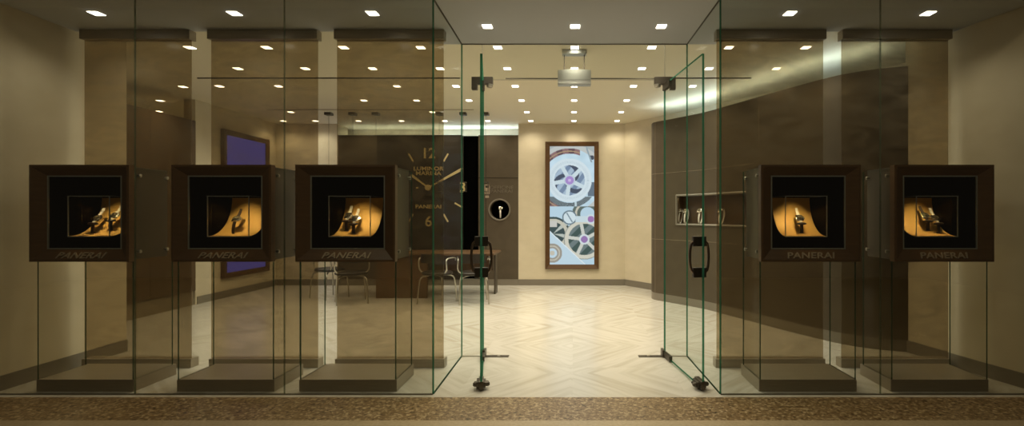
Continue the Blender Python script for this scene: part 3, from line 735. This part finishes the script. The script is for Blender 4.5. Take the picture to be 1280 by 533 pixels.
stand_and_watch(CX[2], -.062, ym(.130), 2, 'strap_tan', 'pale bracelet watch in the case left of the entrance, rear one of two', 'dark watch stand in the case left of the entrance, rear one of two')
stand_and_watch(CX[3], .006, ym(.095), 3, 'strap_tan', 'single pale bracelet watch in the case right of the entrance', 'single dark watch stand in the case right of the entrance')
stand_and_watch(CX[4], .06, ym(.095), 4, 'strap_tan', 'pale bracelet watch in the far right display case, right one of two', 'dark watch stand in the far right display case, right one of two')
stand_and_watch(CX[4], .018, ym(.130), 4, 'strap', 'dark strapped watch in the far right display case, left one of two', 'dark watch stand in the far right display case, left one of two')
# looped watches in niches
def loop_watch(loc, rz, label, cs=1.5, lit=1.3):
    zc = .108; P = []
    for k in range(25):
        a = 2*PI*k/24; P.append((0, .040*math.cos(a)+.02*math.sin(a), zc+.106*math.sin(a)))
    r = watch((P[:], None), Vector((0, -.028, zc+.085)), math.radians(55), 'strap_tan', label, 'watches in the wall niches', cs, bw=.015)
    r.location = loc; r.rotation_euler = (0, 0, rz)
    l = bpy.data.lights.new('niche_spot', 'SPOT'); l.energy = lit; l.color = (1, .9, .72); l.spot_size = math.radians(50); l.shadow_soft_size = .01
    return l
spots_n = []
for px, lb in ((840.5, 'leftmost'), (858, 'second from left'), (876, 'third from left'), (902, 'rightmost')):
    cand = []
    for i in range(i0, i1):
        for f in range(10):
            t = f/10; n = nrm(i).lerp(nrm(i+1), t); qx = CP[i][0]*(1-t)+CP[i+1][0]*t+n.x*.085; qy = CP[i][1]*(1-t)+CP[i+1][1]*t+n.y*.085
            cand.append((abs(716+604*qx/qy-px), qx, qy, n))
    _, x, y, n = min(cand, key=lambda c: c[0])
    l = loop_watch((x, y, NZ0), math.atan2(n.y, n.x)-PI/2, 'pale watch lit in the long niche of the curved partition, %s' % lb)
    s = bpy.data.objects.new('niche_spot', l); COL.objects.link(s); s.location = (x-n.x*.05, y-n.y*.05, NZ1-.02)
l = loop_watch((ox+pcx+.0, YB+.10, pcz-pr*.86), .2, 'pale watch lit inside the round cabinet window')
s = bpy.data.objects.new('niche_spot', l); COL.objects.link(s); s.location = (ox+pcx, YB+.05, pcz+pr-.02)

# ------------------------------------------------------------------ tall picture screen on the back wall
def picture(u, v):
    """movement close-up; coordinates in photo-like units: x 0..54, y 0..146 downwards"""
    x, y = u*54, v*146
    def d(cx_, cy_): return math.hypot(x-cx_, y-cy_)
    def ang(cx_, cy_): return math.atan2(y-cy_, x-cx_)
    base = [.56, .74, .84]
    nz = math.sin(x*.31+y*.17)*math.sin(y*.23-x*.11)*.05
    c = [b+nz for b in base]
    # upper plate and dark ring segment
    r1, a1 = d(24, 42), ang(24, 42)
    if r1 > 39: c = [.55, .58, .56]
    if r1 > 45: c = [.42, .47, .47]
    if 33 < r1 < 39.5 and x < 37:
        c = [.14, .09, .10] if (int(a1*5) % 2) else [.28, .17, .17]
        if abs(r1-36) < .6: c = [.45, .33, .2]
    if d(51, 14) < 3: c = [.08, .09, .11]
    if x > 44 and y < 20 and abs(x-y*.35-44) < 1: c = [.3, .38, .42]
    # big wheel
    if r1 < 27 and not (r1 > 26): c = [.66, .79, .84]
    if 18.6 < r1 < 27:
        c = [.68, .80, .85]
        if 21 < r1 < 24 and int(a1*38) % 3 == 0: c = [.50, .62, .68]
    if r1 < 18.6:
        c = [.20, .28, .40] if math.sin(x*.5+y*.35) > 0 else [.40, .52, .64]
        if math.sin(a1*3+r1*.3) > .55: c = [.08, .10, .14]
        for k in range(5):
            aa = .45+k*2*PI/5; dd = abs(math.sin(a1-aa))*r1
            if math.cos(a1-aa) > 0 and dd < 2.4: c = [.62, .75, .80]
    if r1 < 7: c = [.55, .66, .74]
    if r1 < 5.2: c = [.40, .28, .62]
    if r1 < 2: c = [.62, .5, .8]
    # crescent dark teeth under it
    if 27.8 < r1 < 34 and y > 62:
        c = [.05, .07, .08] if (int(a1*46) % 2) else [.28, .34, .36]
        if 30 < x < 33: c = [.55, .68, .72]
    if x > 46 and 44 < y < 62 and r1 > 27: c = [.15, .2, .25]
    # lower section
    if y > 74:
        rg, ag = d(42, 115), ang(42, 115)
        rl, al = d(4, 108), ang(4, 108)
        ru = d(46, 84)
        c = [.50, .68, .79]
        if 9 < ru < 19 and y < 92: c = [.13, .17, .15]
        if 13 < ru < 15.5 and y < 92: c = [.60, .58, .48]
        if rl < 21 and y < 132 and y > 84:
            c = [.06, .09, .09]
            if abs(al-.2) < .16 or abs(al+.7) < .16: c = [.5, .55, .5]
            if 14.5 < rl < 18.5: c = [.58, .57, .47]
            if x < 9 and 92 < y < 100: c = [.6, .6, .55]
        if rg < 25:
            c = [.07, .11, .10] if (x+y) % 17 < 9 else [.17, .22, .22]
            for k in range(5):
                aa = .75+k*2*PI/5; dd = abs(math.sin(ag-aa))*rg
                if math.cos(ag-aa) > 0 and dd < 2: c = [.62, .64, .58]
            if 19.5 < rg < 24.5: c = [.66, .65, .55]
            if rg > 24: c = [.3, .33, .3]
        # pale bridge with diagonal edge
        e = (y-112)-(x-8)*.95
        if e > 0 and y > 104:
            c = [.55, .71, .80]
            if e < 1.6: c = [.74, .84, .88]
            rr = d(3, 132)
            if 6 < rr < 12: c = [.35, .33, .28]
            if 8 < rr < 9.5 or rr < 3: c = [.58, .55, .45]
        if d(24, 88) < 9: c = [.16, .22, .26]
        if d(24, 88) < 7.4: c = [.66, .78, .82]
        if d(24, 88) < 7 and abs((x-24)*.85-(y-88)*.5) < .8: c = [.25, .33, .38]
        if abs(y-90) < 3.6 and x > 31: c = [.60, .73, .78]
        if d(50, 90) < 6: c = [.64, .74, .78]
        if d(50, 90) < 4: c = [.36, .20, .45]
        if rg < 6.5: c = [.66, .74, .76]
        if rg < 4.2: c = [.32, .20, .44]
    return [max(0, min(1, q)) for q in c]
def framed_screen(name, loc, rz, wpx, hpx, label, pict):
    r = empty(name, loc, rz); tag(r, label, 'screen'); W, Hh = wpx/2, hpx/2; fw = .085
    for q in ((-W, -W+fw, -Hh, Hh), (W-fw, W, -Hh, Hh), (-W+fw, W-fw, -Hh, -Hh+fw), (-W+fw, W-fw, Hh-fw, Hh)):
        pass
    mb = MB(); lo = [[(-W, 0, -Hh), (W, 0, -Hh), (W, 0, Hh), (-W, 0, Hh)]]
    def L(i, y): return [(-W+i, y, -Hh+i), (W-i, y, -Hh+i), (W-i, y, Hh-i), (-W+i, y, Hh-i)]
    vv = [[mb.bm.verts.new(p) for p in l] for l in (L(0, -.001), L(0, -.06), L(.012, -.066), L(fw, -.045), L(fw, -.001))]; vv.append(vv[0])
    for A, B in zip(vv, vv[1:]):
        for k in range(4): mb.bm.faces.new((A[k], A[(k+1) % 4], B[(k+1) % 4], B[k]))
    mb.build('frame', 'frame_wood', r)
    W2, H2 = W-fw, Hh-fw
    if not pict:
        MB().box(-W2, W2, -.03, -.002, -H2, H2).build('display', 'violet', r); return r
    nx, nz = 108, 292; me = bpy.data.meshes.new('display')
    vs_ = [(-W2+2*W2*i/nx, -.03, H2-2*H2*j/nz) for j in range(nz+1) for i in range(nx+1)]
    nv = len(vs_); vs_ += [(-W2, -.002, H2), (W2, -.002, H2), (W2, -.002, -H2), (-W2, -.002, -H2)]
    fs = [(j*(nx+1)+i, (j+1)*(nx+1)+i, (j+1)*(nx+1)+i+1, j*(nx+1)+i+1) for j in range(nz) for i in range(nx)]
    fs.append((nv, nv+1, nv+2, nv+3)); me.from_pydata(vs_, [], fs); me.update()
    at = me.color_attributes.new('picture', 'FLOAT_COLOR', 'POINT'); buf = []
    for j in range(nz+1):
        for i in range(nx+1): buf += picture(i/nx, j/nz)+[1]
    buf += [0, 0, 0, 1]*4; at.data.foreach_set('color', buf)
    m = bpy.data.materials.new('screen_picture'); m.use_nodes = True; m.node_tree.nodes.remove(m.node_tree.nodes['Principled BSDF'])
    e = nd(m, 'ShaderNodeEmission'); a = nd(m, 'ShaderNodeVertexColor'); a.layer_name = 'picture'; lk(m, a.outputs[0], e.inputs[0]); e.inputs[1].default_value = .92
    lk(m, e.outputs[0], m.node_tree.nodes['Material Output'].inputs[0]); me.materials.append(m)
    o = bpy.data.objects.new('display', me); COL.objects.link(o); o.parent = r
    return r
sx_, sw, sh = (715-716)/89*H, 66.5/89*H, 158.5/89*H
framed_screen('picture_screen', (sx_, YB, H+(268-257)/89*H), 0, sw, sh, 'tall wood-framed lit screen showing a pale blue watch movement', True)
framed_screen('picture_screen', (-4.17*H, 6.15*H, H+(268-257)/89*H), PI/2, .86*H, sh, 'tall wood-framed violet screen on the left side wall', False)

# ------------------------------------------------------------------ furniture
r = empty('desk', (0, 0, 0)); tag(r, 'long walnut desk with a broad panel leg in front of the clock', 'desk')
Yd = 5.74*H; zt = .725
MB().box(-2.62*H, -.93*H, Yd-.05, Yd+.72, zt-.035, zt, .006).build('desktop', 'wood', r)
MB().box(-2.34*H, -1.73*H, Yd, Yd+.06, 0, zt-.035, .003).build('panel_leg', 'wood', r)
MB().box(-2.34*H, -2.30*H, Yd+.06, Yd+.62, 0, zt-.035, .003).build('panel_leg', 'wood', r)
MB().box(-.985*H, -.965*H, Yd+.40, Yd+.62, 0, zt-.035, .003).build('panel_leg', 'darksteel', r)
MB().box(-1.73*H, -1.02*H, Yd+.56, Yd+.60, .38, zt-.035, .003).build('modesty_panel', 'wood', r)
def chair_proto():
    r = empty('chair')
    mb = MB(); mb.lathe([(.10, .425), (.21, .43), (.235, .445), (.235, .465), (.21, .48), (.08, .476)], 28, sq=(1, .92)); mb.build('seat', 'leather', r, True)
    mb = MB(); n = 12
    F = []; B_ = []
    for k in range(n+1):
        a = PI*(.26+.48*k/n); x, y = .23*math.cos(a), .22*math.sin(a)
        F.append([(x, y, z) for z in (.62, .69, .755)]); B_.append([(x*1.1, y*1.1, z) for z in (.62, .69, .755)])
    Vf = [[mb.bm.verts.new(p) for p in c] for c in F]; Vb = [[mb.bm.verts.new(p) for p in c] for c in B_]
    for k in range(n):
        for j in range(2):
            mb.bm.faces.new((Vf[k][j], Vf[k+1][j], Vf[k+1][j+1], Vf[k][j+1])); mb.bm.faces.new((Vb[k][j], Vb[k][j+1], Vb[k+1][j+1], Vb[k+1][j]))
        mb.bm.faces.new((Vf[k][2], Vf[k+1][2], Vb[k+1][2], Vb[k][2])); mb.bm.faces.new((Vf[k][0], Vb[k][0], Vb[k+1][0], Vf[k+1][0]))
    for k in (0, n):
        for j in range(2): mb.bm.faces.new((Vf[k][j], Vf[k][j+1], Vb[k][j+1], Vb[k][j]))
    mb.build('backrest', 'leather', r, True)
    for s_ in (-1, 1):
        for q in (-1, 1):
            pts = [(s_*.06, q*.05, .425), (s_*.15, q*.13, .41), (s_*.19, q*.17, .36), (s_*.205, q*.19, .2), (s_*.215, q*.2, .0)]
            MB().tube(catmull3(pts), .011, 8).build('leg', 'steel', r, True)
        MB().tube(catmull3([(s_*.17, .10, .45), (s_*.235, .12, .52), (s_*.235, .13, .66), (s_*.24, .02, .69), (s_*.235, -.12, .68), (s_*.22, -.15, .64)]), .011, 8).build('armrest', 'steel', r, True)
    return r
def catmull3(P, n=5):
    out = []
    for i in range(len(P)-1):
        p0, p1, p2, p3 = P[max(i-1, 0)], P[i], P[i+1], P[min(i+2, len(P)-1)]
        for k in range(n):
            t = k/n
            out.append(tuple(.5*((2*p1[j])+(-p0[j]+p2[j])*t+(2*p0[j]-5*p1[j]+4*p2[j]-p3[j])*t*t+(-p0[j]+3*p1[j]-3*p2[j]+p3[j])*t**3) for j in range(3)))
    out.append(tuple(P[-1])); return out
ch = chair_proto()
for k, (x, y, a, lb) in enumerate([(-2.92*H, 5.80*H, 2.6, 'black round-seated chair with chrome legs, leftmost, left of the desk'),
        (-2.50*H, 5.46*H, PI+.5, 'black round-seated chair with chrome legs in front of the left end of the desk'),
        (-1.53*H, 5.46*H, PI-.3, 'black round-seated chair with chrome legs in front of the desk, right of its panel leg'),
        (-1.12*H, 5.46*H, PI+.25, 'black round-seated chair with chrome legs at the right end of the desk')]):
    o = ch if k == 0 else copy_tree(ch); o.location = (x, y, 0); o.rotation_euler = (0, 0, a); tag(o, lb, 'chair', 'chairs around the desk')
# pendants
def pendant_proto():
    r = empty('pendant_lamp')
    MB().box(-.055, .055, -.055, .055, -.045, 0, .004).build('ceiling_cap', 'darksteel', r)
    MB().tube([(0, 0, -.045), (0, 0, -1.17)], .003, 6).build('cable', 'darksteel', r)
    mb = MB()
    for s_ in (-1, 1):
        for q in (-1, 1): mb.box(s_*.045-.004, s_*.045+.004, q*.045-.004, q*.045+.004, -1.33, -1.17)
    mb.box(-.05, .05, -.05, .05, -1.18, -1.168); mb.box(-.05, .05, -.05, .05, -1.335, -1.325); mb.build('lantern_frame', 'darksteel', r)
    return r
pp = pendant_proto()
for k, (px, lb) in enumerate([(411, 'leftmost of six'), (441, 'second from left of six'), (470, 'third from left of six'), (549, 'fourth from left, over the clock'), (579, 'fifth from left, right edge of the clock'), (607, 'rightmost, in front of the round-windowed cabinet')]):
    o = pp if k == 0 else copy_tree(pp); o.location = ((px-716)/100*H, 6.04*H, ZI); tag(o, 'slim cable pendant with small cage lantern, %s' % lb, 'pendant light', 'slim cable pendants')
